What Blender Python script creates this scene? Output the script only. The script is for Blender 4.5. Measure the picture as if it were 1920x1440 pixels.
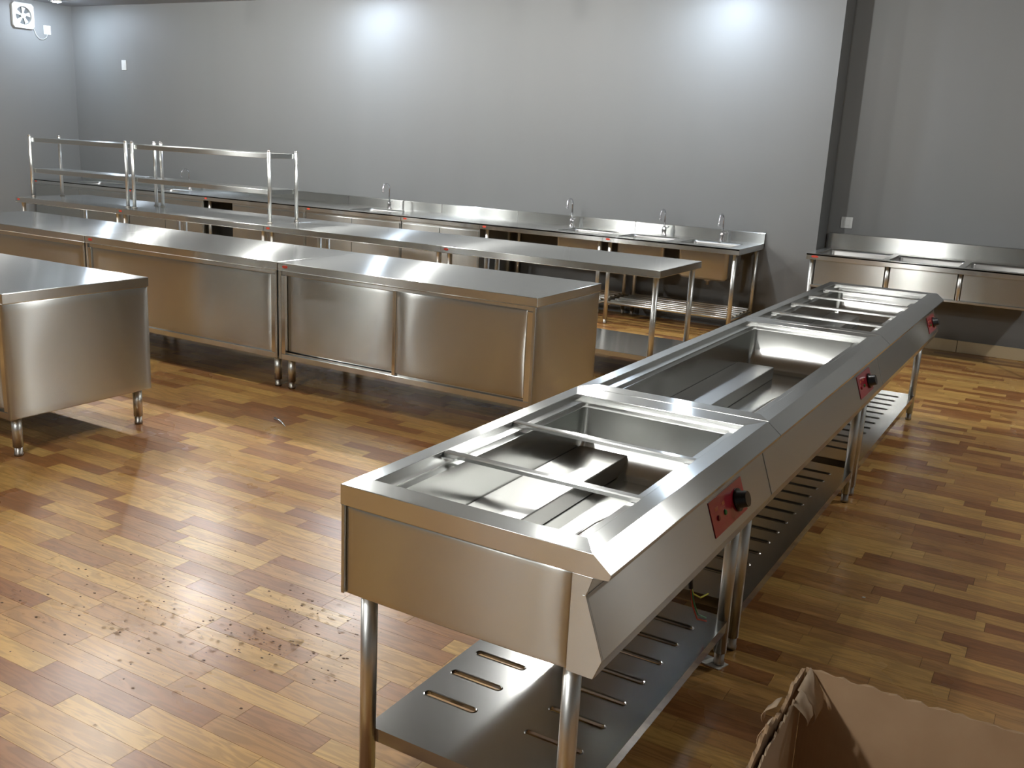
import bpy, bmesh, math, random
from mathutils import Vector, Matrix
random.seed(7)
scene = bpy.context.scene
for o in list(bpy.data.objects): bpy.data.objects.remove(o)
COL = scene.collection
PI = math.pi
# ---------------------------------------------------------------- camera
CAM = Vector((4.19396, -4.43844, 1.59573))
RIGHT = Vector((0.86356666, 0.50183436, 0.04914159))
FWD = Vector((-0.47692567, 0.84454606, -0.24348276))
UP = Vector((-0.16369035, 0.18682671, 0.96865951))
FPX = 1822.52
cd = bpy.data.cameras.new('camera'); cam = bpy.data.objects.new('camera', cd); COL.objects.link(cam)
cam.matrix_world = Matrix(((RIGHT.x, UP.x, -FWD.x, CAM.x), (RIGHT.y, UP.y, -FWD.y, CAM.y), (RIGHT.z, UP.z, -FWD.z, CAM.z), (0, 0, 0, 1)))
cd.sensor_width = 36; cd.lens = FPX/1920*36; cd.clip_start = .05; cd.clip_end = 60
scene.camera = cam
# ---------------------------------------------------------------- world, exposure
w = bpy.data.worlds.new('world'); scene.world = w; w.use_nodes = True
w.node_tree.nodes['Background'].inputs[0].default_value = (.9, .95, 1, 1)
w.node_tree.nodes['Background'].inputs[1].default_value = .0
vs = scene.view_settings
vs.view_transform = 'Standard'; vs.look = 'None'; vs.gamma = 1; vs.use_curve_mapping = False
vs.exposure = 1.15
TUBE_STRENGTH = 500.0
scene.cycles.caustics_reflective = False; scene.cycles.caustics_refractive = False
# ---------------------------------------------------------------- materials
def nodes(name):
    m = bpy.data.materials.new(name); m.use_nodes = True
    nt = m.node_tree; b = nt.nodes['Principled BSDF']
    return m, nt, b
def N(nt, t, **k):
    n = nt.nodes.new(t)
    for a, v in k.items(): setattr(n, a, v)
    return n
def plain(name, col, rough=.5, metal=0, coat=0):
    m, nt, b = nodes(name)
    b.inputs['Base Color'].default_value = (*col, 1); b.inputs['Roughness'].default_value = rough
    b.inputs['Metallic'].default_value = metal; b.inputs['Coat Weight'].default_value = coat
    tc = N(nt, 'ShaderNodeTexCoord'); nz = N(nt, 'ShaderNodeTexNoise'); nz.inputs['Scale'].default_value = 60
    bp = N(nt, 'ShaderNodeBump'); bp.inputs['Strength'].default_value = .05; bp.inputs['Distance'].default_value = .002
    nt.links.new(tc.outputs['Object'], nz.inputs['Vector']); nt.links.new(nz.outputs[0], bp.inputs['Height']); nt.links.new(bp.outputs[0], b.inputs['Normal'])
    return m
def steel(name, rough, aniso, wave, wscale=1.6, col=(.68, .695, .68)):
    m, nt, b = nodes(name); L = nt.links.new
    b.inputs['Metallic'].default_value = 1; b.inputs['Base Color'].default_value = (*col, 1)
    b.inputs['Anisotropic'].default_value = aniso; b.inputs['Anisotropic Rotation'].default_value = .25
    tg = N(nt, 'ShaderNodeTangent', direction_type='UV_MAP', uv_map='UVMap'); L(tg.outputs[0], b.inputs['Tangent'])
    uv = N(nt, 'ShaderNodeUVMap', uv_map='UVMap'); mp = N(nt, 'ShaderNodeMapping')
    mp.inputs['Scale'].default_value = (3, 260, 1); L(uv.outputs[0], mp.inputs[0])
    br = N(nt, 'ShaderNodeTexNoise'); br.inputs['Scale'].default_value = 1.0; br.inputs['Detail'].default_value = 3
    L(mp.outputs[0], br.inputs['Vector'])
    mr = N(nt, 'ShaderNodeMapRange'); mr.inputs['To Min'].default_value = rough*.98; mr.inputs['To Max'].default_value = rough*1.02
    L(br.outputs[0], mr.inputs['Value']); L(mr.outputs[0], b.inputs['Roughness'])
    tc = N(nt, 'ShaderNodeTexCoord'); oi = N(nt, 'ShaderNodeObjectInfo'); ad = N(nt, 'ShaderNodeVectorMath', operation='ADD')
    sc = N(nt, 'ShaderNodeVectorMath', operation='SCALE'); sc.inputs['Scale'].default_value = 1
    cx = N(nt, 'ShaderNodeCombineXYZ'); ml = N(nt, 'ShaderNodeMath', operation='MULTIPLY'); ml.inputs[1].default_value = 37
    L(oi.outputs['Random'], ml.inputs[0]); L(ml.outputs[0], cx.inputs[0]); L(tc.outputs['Object'], ad.inputs[0]); L(cx.outputs[0], ad.inputs[1])
    wv = N(nt, 'ShaderNodeTexNoise'); wv.inputs['Scale'].default_value = wscale; wv.inputs['Detail'].default_value = 1.0
    L(ad.outputs[0], wv.inputs['Vector'])
    b1 = N(nt, 'ShaderNodeBump'); b1.inputs['Strength'].default_value = 1; b1.inputs['Distance'].default_value = wave
    L(wv.outputs[0], b1.inputs['Height'])
    b2 = N(nt, 'ShaderNodeBump'); b2.inputs['Strength'].default_value = .004; b2.inputs['Distance'].default_value = .00005
    L(br.outputs[0], b2.inputs['Height']); L(b1.outputs[0], b2.inputs['Normal']); L(b2.outputs[0], b.inputs['Normal'])
    return m
M = {}
M['top'] = steel('brushed_steel_top', .18, 1.0, .004, 1.2)
M['panel'] = steel('brushed_steel_panel', .235, 1.0, .010, 1.1, (.58, .60, .585))
M['well'] = steel('pressed_steel_well', .2, .0, .007, 2.6, (.56, .57, .55))
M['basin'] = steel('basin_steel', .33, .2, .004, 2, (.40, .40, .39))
M['tube'] = steel('round_steel_tube', .34, .3, .0)
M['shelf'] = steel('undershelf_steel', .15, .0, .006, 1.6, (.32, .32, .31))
M['rim'] = steel('brushed_steel_rim', .2, 1.0, .004, 2.0)
M['chrome'] = plain('chrome', (.7, .7, .72), .08, 1)
M['element'] = plain('dull_element_steel', (.62, .61, .58), .22, 1)
M['foot'] = plain('foot_steel', (.42, .40, .37), .35, 1)
M['red'] = plain('red_panel', (.42, .022, .04), .25, 0, .5)
M['badge'] = plain('red_badge', (.62, .05, .04), .35)
M['black'] = plain('black_plastic', (.012, .012, .014), .25)
M['green'] = plain('green_lens', (.01, .22, .05), .2)
M['darkred'] = plain('dark_red_lens', (.22, .005, .008), .2)
M['orange'] = plain('orange_print', (.55, .13, .04), .4)
M['white'] = plain('white_plastic', (.55, .57, .56), .4)
M['fan_dark'] = plain('fan_dark_plastic', (.06, .065, .065), .5)  # dark plastic of the disc behind the fan blades
M['wire_black'] = plain('wire_black', (.02, .018, .018), .5)
M['wire_red'] = plain('wire_red', (.6, .06, .03), .45)
M['wire_green'] = plain('wire_green', (.04, .25, .10), .45)
M['wire_yellow'] = plain('wire_yellow', (.6, .6, .05), .45)
M['paper'] = plain('paper_scrap', (.75, .74, .68), .7)
M['cream'] = plain('cream_tile', (.55, .46, .30), .3)
M['grout'] = plain('dark_subfloor', (.08, .05, .03), .7)
M['crumb'] = plain('dark_crumb', (.15, .085, .042), .7)
def wallmat(name, col, streak=.05):
    m, nt, b = nodes(name); L = nt.links.new
    tc = N(nt, 'ShaderNodeTexCoord'); mp = N(nt, 'ShaderNodeMapping'); mp.inputs['Scale'].default_value = (2.2, 2.2, .18)
    nz = N(nt, 'ShaderNodeTexNoise'); nz.inputs['Scale'].default_value = 1; nz.inputs['Detail'].default_value = 2
    L(tc.outputs['Object'], mp.inputs[0]); L(mp.outputs[0], nz.inputs['Vector'])
    mx = N(nt, 'ShaderNodeMix', data_type='RGBA'); L(nz.outputs[0], mx.inputs['Factor'])
    mx.inputs['A'].default_value = (*[c*(1-streak) for c in col], 1); mx.inputs['B'].default_value = (*[c*(1+streak) for c in col], 1)
    L(mx.outputs['Result'], b.inputs['Base Color']); b.inputs['Roughness'].default_value = .55
    n2 = N(nt, 'ShaderNodeTexNoise'); n2.inputs['Scale'].default_value = 90; L(tc.outputs['Object'], n2.inputs['Vector'])
    bp = N(nt, 'ShaderNodeBump'); bp.inputs['Strength'].default_value = .08; bp.inputs['Distance'].default_value = .002
    L(n2.outputs[0], bp.inputs['Height']); L(bp.outputs[0], b.inputs['Normal'])
    return m
M['wall'] = wallmat('grey_plaster', (.168, .174, .174))
M['ceiling'] = wallmat('dark_grey_ceiling', (.30, .31, .32))
# laminate planks: tone from a face attribute, grain from the position
def plankmat():
    m, nt, b = nodes('laminate_stave'); L = nt.links.new
    at = N(nt, 'ShaderNodeAttribute', attribute_name='tone')
    sep = N(nt, 'ShaderNodeSeparateColor'); L(at.outputs['Color'], sep.inputs[0])
    oi = N(nt, 'ShaderNodeObjectInfo')
    geo = N(nt, 'ShaderNodeNewGeometry')
    off = N(nt, 'ShaderNodeCombineXYZ'); m1 = N(nt, 'ShaderNodeMath', operation='MULTIPLY'); m1.inputs[1].default_value = 50
    L(sep.outputs[1], m1.inputs[0]); L(m1.outputs[0], off.inputs[0]); L(m1.outputs[0], off.inputs[1])
    ad = N(nt, 'ShaderNodeVectorMath', operation='ADD'); L(geo.outputs['Position'], ad.inputs[0]); L(off.outputs[0], ad.inputs[1])
    mp = N(nt, 'ShaderNodeMapping'); mp.inputs['Scale'].default_value = (2.2, 18, 1); L(ad.outputs[0], mp.inputs[0])
    nz = N(nt, 'ShaderNodeTexNoise'); nz.inputs['Scale'].default_value = 1.4; nz.inputs['Detail'].default_value = 4; nz.inputs['Distortion'].default_value = .6
    L(mp.outputs[0], nz.inputs['Vector'])
    ms = N(nt, 'ShaderNodeMath', operation='MULTIPLY'); ms.inputs[1].default_value = 11
    L(nz.outputs[0], ms.inputs[0]); sn = N(nt, 'ShaderNodeMath', operation='SINE')
    m2 = N(nt, 'ShaderNodeMath', operation='MULTIPLY'); m2.inputs[1].default_value = 3.0; L(ms.outputs[0], m2.inputs[0]); L(m2.outputs[0], sn.inputs[0])
    rp = N(nt, 'ShaderNodeValToRGB'); L(sep.outputs[0], rp.inputs[0])
    e = rp.color_ramp.elements
    e[0].position = 0; e[0].color = (.30, .125, .040, 1)
    e[1].position = 1; e[1].color = (.60, .36, .11, 1)
    for p, c in ((.25, (.34, .15, .050, 1)), (.5, (.43, .22, .072, 1)), (.75, (.52, .29, .09, 1))):
        x = e.new(p); x.color = c
    mr = N(nt, 'ShaderNodeMapRange'); mr.inputs['From Min'].default_value = -1; mr.inputs['To Min'].default_value = .80; mr.inputs['To Max'].default_value = 1.06
    L(sn.outputs[0], mr.inputs['Value'])
    mul = N(nt, 'ShaderNodeVectorMath', operation='SCALE'); L(rp.outputs[0], mul.inputs[0]); L(mr.outputs[0], mul.inputs['Scale'])
    L(mul.outputs[0], b.inputs['Base Color'])
    b.inputs['Specular IOR Level'].default_value = .32
    # scuffed, slightly dull film on the floor
    n3 = N(nt, 'ShaderNodeTexNoise'); n3.inputs['Scale'].default_value = 1.3; n3.inputs['Detail'].default_value = 4; L(geo.outputs['Position'], n3.inputs['Vector'])
    r3 = N(nt, 'ShaderNodeMapRange'); r3.inputs['From Min'].default_value = .35; r3.inputs['From Max'].default_value = .7
    r3.inputs['To Min'].default_value = .24; r3.inputs['To Max'].default_value = .36
    L(n3.outputs[0], r3.inputs['Value']); L(r3.outputs[0], b.inputs['Roughness'])
    n4 = N(nt, 'ShaderNodeTexNoise'); n4.inputs['Scale'].default_value = 160; L(geo.outputs['Position'], n4.inputs['Vector'])
    bp = N(nt, 'ShaderNodeBump'); bp.inputs['Strength'].default_value = .06; bp.inputs['Distance'].default_value = .001
    L(n4.outputs[0], bp.inputs['Height']); L(bp.outputs[0], b.inputs['Normal'])
    return m
M['plank'] = plankmat()
def cardmat():
    m, nt, b = nodes('cardboard'); L = nt.links.new
    tc = N(nt, 'ShaderNodeTexCoord'); mp = N(nt, 'ShaderNodeMapping'); mp.inputs['Scale'].default_value = (1, 1, 1)
    nz = N(nt, 'ShaderNodeTexNoise'); nz.inputs['Scale'].default_value = 5; nz.inputs['Detail'].default_value = 6
    L(tc.outputs['Object'], nz.inputs['Vector'])
    rp = N(nt, 'ShaderNodeValToRGB'); L(nz.outputs[0], rp.inputs[0])
    rp.color_ramp.elements[0].position = .3; rp.color_ramp.elements[0].color = (.42, .27, .15, 1)
    rp.color_ramp.elements[1].position = .7; rp.color_ramp.elements[1].color = (.52, .36, .215, 1)
    L(rp.outputs[0], b.inputs['Base Color']); b.inputs['Roughness'].default_value = .8
    w = N(nt, 'ShaderNodeTexWave'); w.bands_direction = 'X'; w.inputs['Scale'].default_value = 40; L(tc.outputs['Object'], w.inputs['Vector'])
    bp = N(nt, 'ShaderNodeBump'); bp.inputs['Strength'].default_value = .1; bp.inputs['Distance'].default_value = .001
    L(w.outputs[1], bp.inputs['Height'])
    b2 = N(nt, 'ShaderNodeBump'); b2.inputs['Strength'].default_value = .5; b2.inputs['Distance'].default_value = .01
    n2 = N(nt, 'ShaderNodeTexNoise'); n2.inputs['Scale'].default_value = 6; L(tc.outputs['Object'], n2.inputs['Vector']); L(n2.outputs[0], b2.inputs['Height'])
    L(bp.outputs[0], b2.inputs['Normal']); L(b2.outputs[0], b.inputs['Normal'])
    return m
M['card'] = cardmat()
M['card_light'] = plain('torn_paper_liner', (.50, .38, .26), .85)
def watermat():
    m, nt, b = nodes('water'); b.inputs['Roughness'].default_value = .03; b.inputs['Transmission Weight'].default_value = 1; b.inputs['IOR'].default_value = 1.33; b.inputs['Alpha'].default_value = .4
    return m
M['water'] = watermat()
def emit(name, col, s):
    m, nt, b = nodes(name); b.inputs['Emission Color'].default_value = (*col, 1); b.inputs['Emission Strength'].default_value = s
    b.inputs['Base Color'].default_value = (.8, .8, .8, 1); return m
M['lit'] = emit('lit_tube', (1.0, .985, .95), TUBE_STRENGTH)
M['litblue'] = emit('lit_cool_lamp', (.72, .84, 1.0), TUBE_STRENGTH*1.0)
# ---------------------------------------------------------------- mesh helpers
def V(*a): return Vector(a)
class MB:
    def __init__(s): s.bm = bmesh.new()
    def box(s, x0, x1, y0, y1, z0, z1):
        vs = [s.bm.verts.new(p) for p in ((x0,y0,z0),(x1,y0,z0),(x1,y1,z0),(x0,y1,z0),(x0,y0,z1),(x1,y0,z1),(x1,y1,z1),(x0,y1,z1))]
        for f in ((0,3,2,1),(4,5,6,7),(0,1,5,4),(1,2,6,5),(2,3,7,6),(3,0,4,7)): s.bm.faces.new([vs[i] for i in f])
        return s
    def prism(s, poly, axis, a, b):
        # poly: 2D points; axis 'x': (y,z) ; 'y': (x,z) ; 'z': (x,y)
        def P(p, t): return {'x': (t, p[0], p[1]), 'y': (p[0], t, p[1]), 'z': (p[0], p[1], t)}[axis]
        A = [s.bm.verts.new(P(p, a)) for p in poly]; B = [s.bm.verts.new(P(p, b)) for p in poly]
        n = len(poly); s.bm.faces.new(A); s.bm.faces.new(B[::-1])
        for i in range(n): s.bm.faces.new([A[i], B[i], B[(i+1) % n], A[(i+1) % n]])
        return s
    def tube(s, pts, r, n=12, caps=True, rs=None):
        pts = [Vector(p) for p in pts]; rings = []
        up = None
        for i, p in enumerate(pts):
            d = (pts[min(i+1, len(pts)-1)]-pts[max(i-1, 0)]).normalized()
            if up is None:
                up = Vector((0, 0, 1)) if abs(d.z) < .9 else Vector((1, 0, 0))
            u = (up-d*up.dot(d)).normalized(); up = u; v = d.cross(u)
            rr = rs[i] if rs else r
            rings.append([s.bm.verts.new(p+(u*math.cos(2*PI*k/n)+v*math.sin(2*PI*k/n))*rr) for k in range(n)])
        for a, b in zip(rings, rings[1:]):
            for k in range(n):
                f = s.bm.faces.new([a[k], a[(k+1) % n], b[(k+1) % n], b[k]]); f.smooth = True
        if caps:
            s.bm.faces.new(rings[0][::-1]); s.bm.faces.new(rings[-1])
        return s
    def face(s, pts, smooth=False):
        f = s.bm.faces.new([s.bm.verts.new(p) for p in pts]); f.smooth = smooth; return s
def link(name, mesh, parent=None, loc=(0, 0, 0)):
    o = bpy.data.objects.new(name, mesh); COL.objects.link(o); o.parent = parent; o.location = loc
    return o
def build(mb, name, mat, parent=None, brush='x', bevel=0, loc=(0, 0, 0), merge=False):
    bm = mb.bm
    if merge: bmesh.ops.remove_doubles(bm, verts=bm.verts, dist=1e-5)
    bmesh.ops.recalc_face_normals(bm, faces=bm.faces)
    uvl = bm.loops.layers.uv.new('UVMap')
    ax = {'x': Vector((1, 0, 0)), 'y': Vector((0, 1, 0)), 'z': Vector((0, 0, 1))}
    for f in bm.faces:
        n = f.normal; b = ax[brush]
        if abs(n.dot(b)) > .8: b = ax['y'] if brush == 'x' else ax['x']
        if n.length < .5: n = Vector((0, 0, 1))
        b = (b-n*b.dot(n)).normalized(); c = n.cross(b)
        for l in f.loops: l[uvl].uv = (l.vert.co.dot(b), l.vert.co.dot(c))
    me = bpy.data.meshes.new(name); bm.to_mesh(me); bm.free(); me.materials.append(mat)
    o = link(name, me, parent, loc)
    if bevel:
        md = o.modifiers.new('bevel', 'BEVEL'); md.width = bevel; md.segments = 2; md.limit_method = 'ANGLE'; md.angle_limit = math.radians(40)
        md.harden_normals = False
    return o
def empty(name, loc, rz=0):
    o = bpy.data.objects.new(name, None); COL.objects.link(o); o.location = loc; o.rotation_euler = (0, 0, rz); o.empty_display_size = .1
    return o
def tag(o, label, cat=None, group=None, kind=None):
    if label: o['label'] = label
    if cat: o['category'] = cat
    if group: o['group'] = group
    if kind: o['kind'] = kind
    return o
def leg(name, x, y, z1, r, parent, foot=True, mat='tube'):
    l = build(MB().tube([(x, y, .045), (x, y, z1)], r, 16), name, M[mat], parent, 'z')
    f = build(MB().tube([(x, y, 0), (x, y, .012), (x, y, .016), (x, y, .05)], r, 16, rs=[r*.82, r*.92, r*.8, r*.8]), 'foot', M['foot'], l, 'z')
    return l
def badge(x, y, z, parent, w=.042, h=.018):
    pts = [(x+w/2*math.cos(a), z+h/2*math.sin(a)) for a in [2*PI*i/16 for i in range(16)]]
    o = build(MB().prism(pts, 'y', y-.0015, y+.0005), 'badge', M['badge'], parent); tag(o, 'small red oval badge')
    m = build(MB().prism([(x-.009, z-.003), (x+.009, z-.003), (x+.009, z+.003), (x-.009, z+.003)], 'y', y-.0022, y-.001), 'badge_mark', M['orange'], o)
    return o
# ---------------------------------------------------------------- room shell
XL, YB, XR, YF, H = -7.66, 4.33, 7.2, -7.6, 3.0
XC, YR = 2.235, 4.665
def struct(name, mb, mat, **k):
    o = build(mb, name, mat, **k); o['kind'] = 'structure'; return o
floor = struct('floor', MB().box(XL-.1, XR+.1, YF-.1, YR+.1, -.12, -.006), M['grout'])
struct('ceiling', MB().box(XL-.1, XR+.1, YF-.1, YR+.1, H, H+.1), M['ceiling'])
struct('wall_back', MB().box(XL-.1, XC, YB, YR+.1, -.006, H), M['wall'])
wr = struct('wall_recess', MB().box(XC, XR+.1, YR, YR+.1, -.006, H), M['wall'])
struct('wall_left', MB().box(XL-.1, XL, YF-.1, YB, -.006, H), M['wall'])
struct('wall_right', MB().box(XR, XR+.1, YF-.1, YR, -.006, H), M['wall'])
struct('wall_front', MB().box(XL, XR, YF-.1, YF, -.006, H), M['wall'])
bb = struct('baseboard_recess', MB().box(XC, XR, YR-.006, YR, 0, .103), M['grout'])
x = XC+.02
while x < 6.9:
    build(MB().box(x, x+.596, YR-.016, YR-.005, .001, .105), 'tile', M['cream'], bb, bevel=.002); x += .6
# floor staves: laid along X, 7 cm wide, random lengths and tones
def inview(px, py, m=0):
    d = Vector((px, py, 0))-CAM; f = d.dot(FWD)
    if f < .2: return None
    u = 960+FPX*d.dot(RIGHT)/f; v = 720-FPX*d.dot(UP)/f
    return (u, v, f) if -m < u < 1920+m and -m < v < 1440+m else None
PWID = .080
staves = []
tones = [.0, .08, .22, .3, .5, .6, .72, .8, .92, 1.0]
rng = random.Random(11)
y = YF; row = 0
while y < YR:
    x = XL-rng.random()*.4
    last = None
    while x < XR:
        ln = rng.choice([.28, .36, .42, .42, .5])
        t = rng.choice(tones)
        if last is not None and last < .35 and rng.random() < .75: t = rng.choice([.5, .6, .72, .8, .92, 1])
        last = t
        a, b = max(x, XL), min(x+ln, XR)
        y1 = min(y+PWID, YR)
        if b-a > .02 and not (a < XC-.0 and y > YB-.0): staves.append((a, b, y, y1, t, rng.random()))
        x += ln
    y += PWID; row += 1
def occl(cx, cy):   # rough cover under the furniture, to prefer staves one can see
    return (2.7 < cx < 3.55 and -2.8 < cy < 2.1) or (cy > -.0 and cx < 1.8) or (cx < 0 and -1.8 < cy < -.95)
cand = []
for i, (a, b, y0, y1, t, r) in enumerate(staves):
    cx, cy = (a+b)/2, (y0+y1)/2
    q = inview(cx, cy)
    if q and not occl(cx, cy):
        d = Vector((cx, cy, 0))-CAM
        cand.append((-(b-a)*abs(CAM.z)/d.length**3, i))
cand.sort(); near = set(i for _, i in cand[:298])
def stave_mesh(ln, wd, t, r):
    me = bpy.data.meshes.new('plank'); g = .0005; z = 0
    me.from_pydata([(g, g, -.006), (ln-g, g, -.006), (ln-g, wd-g, -.006), (g, wd-g, -.006), (g, g, z), (ln-g, g, z), (ln-g, wd-g, z), (g, wd-g, z)], [],
                   [(4,5,6,7), (0,1,5,4), (1,2,6,5), (2,3,7,6), (3,0,4,7)])
    at = me.attributes.new('tone', 'FLOAT_COLOR', 'FACE')
    for d in at.data: d.color = (t, r, 0, 1)
    me.materials.append(M['plank']); return me
cache = {}
for i in sorted(near):
    a, b, y0, y1, t, r = staves[i]
    rr = round(r*4)/4
    k = (round(b-a, 3), round(y1-y0, 4), t, rr)
    if k not in cache: cache[k] = stave_mesh(b-a, y1-y0, t, rr)
    link('plank', cache[k], floor, (a, y0, 0))
vv, ff, cc = [], [], []
for i, (a, b, y0, y1, t, r) in enumerate(staves):
    if i in near: continue
    n = len(vv); g = .0005
    vv += [(a+g, y0+g, -.006), (b-g, y0+g, -.006), (b-g, y1-g, -.006), (a+g, y1-g, -.006), (a+g, y0+g, 0), (b-g, y0+g, 0), (b-g, y1-g, 0), (a+g, y1-g, 0)]
    ff += [(n+4,n+5,n+6,n+7), (n,n+1,n+5,n+4), (n+1,n+2,n+6,n+5), (n+2,n+3,n+7,n+6), (n+3,n,n+4,n+7)]
    cc += [(t, r, 0, 1)]*5
me = bpy.data.meshes.new('distant_planks'); me.from_pydata(vv, [], ff)
at = me.attributes.new('tone', 'FLOAT_COLOR', 'FACE'); at.data.foreach_set('color', [q for c in cc for q in c])
me.materials.append(M['plank']); dp = link('distant_planks', me, floor); dp['kind'] = 'stuff'
# ---------------------------------------------------------------- ceiling lights
def bulb_light(x, y, label):
    t = empty('ceiling_light', (x, y, H)); tag(t, label, 'light', 'bare bulbs under the ceiling')
    build(MB().tube([(0, 0, -.025), (0, 0, 0)], .05, 20, rs=[.035, .05]), 'ceiling_rose', M['white'], t)
    build(MB().tube([(0, 0, -.075), (0, 0, -.02)], .022, 14), 'bulb_holder', M['white'], t)
    build(MB().tube([(0, 0, -.21), (0, 0, -.2), (0, 0, -.18), (0, 0, -.1), (0, 0, -.085), (0, 0, -.074)], .04, 16, rs=[.012, .03, .038, .038, .03, .02]), 'bulb', M['lit'], t, 'z')
    return t
for yy, row_, xs_ in ((1.9, 'back', (-4.6, -2.9, -.95, 1.1, 5.3)), (-.3, 'middle', (-4.7, -1.6)), (-4.6, 'front', (-3.0, 1.85)), (-6.4, 'added rear fill', (1.85,))):  # last bulb is an added fill, brightening the box and right-hand floor
    for i, xx in enumerate(xs_):
        bulb_light(xx, yy, 'bare bright bulb under the ceiling, %s of the %s row' % (('leftmost', 'second from left', 'third from left', 'fourth from left', 'rightmost')[i if len(xs_) > 2 or i == 0 else 4], row_))
def wall_lamp(x, y, label):
    t = empty('downlight', (x, y, H)); tag(t, label, 'light')
    build(MB().tube([(0, 0, -.03), (0, 0, 0)], .06, 20), 'lamp_ring', M['white'], t)
    build(MB().tube([(0, 0, -.038), (0, 0, -.029)], .045, 20), 'lens', M['litblue'], t)
wall_lamp(-7.15, 3.75, 'leftmost round ceiling lamp whose glow lights the corner above the fan')
wall_lamp(-2.65, 3.85, 'middle round ceiling lamp glowing high on the back wall')
wall_lamp(1.25, 3.85, 'right round ceiling lamp glowing on the back wall beside the corner')
# ---------------------------------------------------------------- cabinets
def pillow(x0, x1, z0, z1, y0, y1, bulge, nx=24, nz=14, ph=0):
    '''thin sheet between y0 (front) and y1 (back), front face bulging a few millimetres like bent sheet metal'''
    mb = MB(); bm = mb.bm; g = []
    eu, ev = .012/(x1-x0), .012/(z1-z0)
    us = [-1, -1+eu*.4, -1+eu]+[i/nx*2-1 for i in range(1, nx)]+[1-eu, 1-eu*.4, 1]
    vs_ = [-1, -1+ev*.4, -1+ev]+[i/nz*2-1 for i in range(1, nz)]+[1-ev, 1-ev*.4, 1]
    nx, nz = len(us)-1, len(vs_)-1
    for j in range(nz+1):
        row = []
        for i in range(nx+1):
            u, v = us[i], vs_[j]
            d = bulge*(1-abs(u)**(6.5+2.5*math.sin(v*2.2+ph)))*(1-.25*v*v)+bulge*.12*math.sin(u*2.2+ph)*math.sin(v*2.6+ph*2)*(1-abs(u)**4)
            d -= .0026*max(0, (1 if i in (0, nx) or j in (0, nz) else .3 if i in (1, nx-1) or j in (1, nz-1) else 0))
            row.append(bm.verts.new((x0+(x1-x0)*(u+1)/2, y0-d, z0+(z1-z0)*(v+1)/2)))
        g.append(row)
    for j in range(nz):
        for i in range(nx):
            f = bm.faces.new([g[j][i], g[j][i+1], g[j+1][i+1], g[j+1][i]]); f.smooth = True
    c = [Vector(p) for p in ((x0, y1, z0), (x1, y1, z0), (x1, y1, z1), (x0, y1, z1))]
    mb.face(c[::-1]); co = lambda l: [v.co.copy() for v in l]
    mb.face([*co(g[0]), c[1], c[0]]); mb.face([*co(g[-1][::-1]), c[3], c[2]])
    mb.face([*co([q[0] for q in g][::-1]), c[0], c[3]]); mb.face([*co([q[-1] for q in g]), c[2], c[1]])
    return mb
def top_slab(mb, x0, x1, y0, y1, z1=.8, th=.05):
    mb.box(x0, x1, y0, y1, z1-th, z1)
def cabinet(x0, y0, w, d, label, group, doors=True, badge_on=True, zb=.195, x_open=0, back_open=False):
    t = empty('cabinet', (x0+w/2, y0+d/2, 0)); tag(t, label, 'cabinet', group)
    hx, hy = w/2, d/2
    build(MB().box(-hx+.0005, hx-.0005, -hy, hy, .75, .8), 'worktop', M['top'], t, bevel=.003)
    mb = MB(); mb.tube([(-hx+.003, -hy+.001, .7515), (hx-.003, -hy+.001, .7515)], .0028, 8); build(mb, 'rolled_hem', M['tube'], t)
    e = .002
    for s in (-1, 1):
        a, b = (-hx+e, -hx+e+.02) if s < 0 else (hx-e-.02, hx-e)
        if s < 0: a += x_open; b += x_open
        if s < 0: build(MB().box(a, b, -hy+.002, hy-e, zb, .75), 'side_panel', M['panel'], t, 'y', bevel=.002)
        else:
            pm = pillow(-hy+.002, hy-e, zb, .75, 0, .016, .006, ph=2.2)
            for v in pm.bm.verts: v.co = Vector((b-.006-v.co.y, v.co.x, v.co.z))
            build(pm, 'side_panel', M['panel'], t, 'y')
    L0 = -hx+.022+x_open
    build(MB().box(L0, hx-.022, hy-.02, hy-.004, zb, .75), 'back_panel', M['panel'], t)
    build(MB().box(L0, hx-.022, -hy+.02, hy-.02, zb+.01, zb+.03), 'bottom_shelf', M['panel'], t)
    build(MB().box(L0, hx-.022, -hy+.003, -hy+.035, zb, zb+.035), 'bottom_rail', M['rim'], t, bevel=.002)
    build(MB().box(L0, hx-.022, -hy+.012, -hy+.03, .722, .75), 'top_rail', M['rim'], t, bevel=.002)
    for a, b in ((L0, L0+.03), (hx-.022-.035, hx-.022)):
        build(MB().box(a, b, -hy+.004, -hy+.03, zb+.035, .722), 'stile', M['rim'], t, 'z', bevel=.002)
    if doors:
        mid = (L0+hx-.022)/2
        build(MB().box(L0+.03, hx-.057, -hy+.02, -hy+.03, zb+.036, zb+.044), 'door_track', M['rim'], t)
        dl = build(pillow(L0+.031, mid+.03, zb+.05, .728, -hy+.030, -hy+.046, .011, ph=.4), 'door', M['panel'], t)
        dr = build(pillow(mid-.012, hx-.058, zb+.05, .728, -hy+.008, -hy+.024, .011, ph=2.), 'door', M['panel'], t)
        build(MB().box(mid-.034, mid-.012, -hy+.006, -hy+.034, zb+.036, .728), 'door_pull', M['rim'], dr, 'z', bevel=.002)
    else:
        build(pillow(L0+.03, hx-.057, zb+.035, .722, -hy+.012, -hy+.024, .002, ph=1.), 'front_panel', M['panel'], t)
    for sx in (-1, 1):
        for sy in (-1, 1): leg('leg', sx*(hx-.055)+(x_open if sx < 0 else 0), sy*(hy-.06), zb, .024, t)
    if x_open:
        for sy in (-1, 1): leg('leg', -hx+.055, sy*(hy-.06), .75, .02, t)
    if badge_on: badge(-hx+.06, -hy, .777, t)
    return t
G = 'stainless steel kitchen cabinets'
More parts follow.
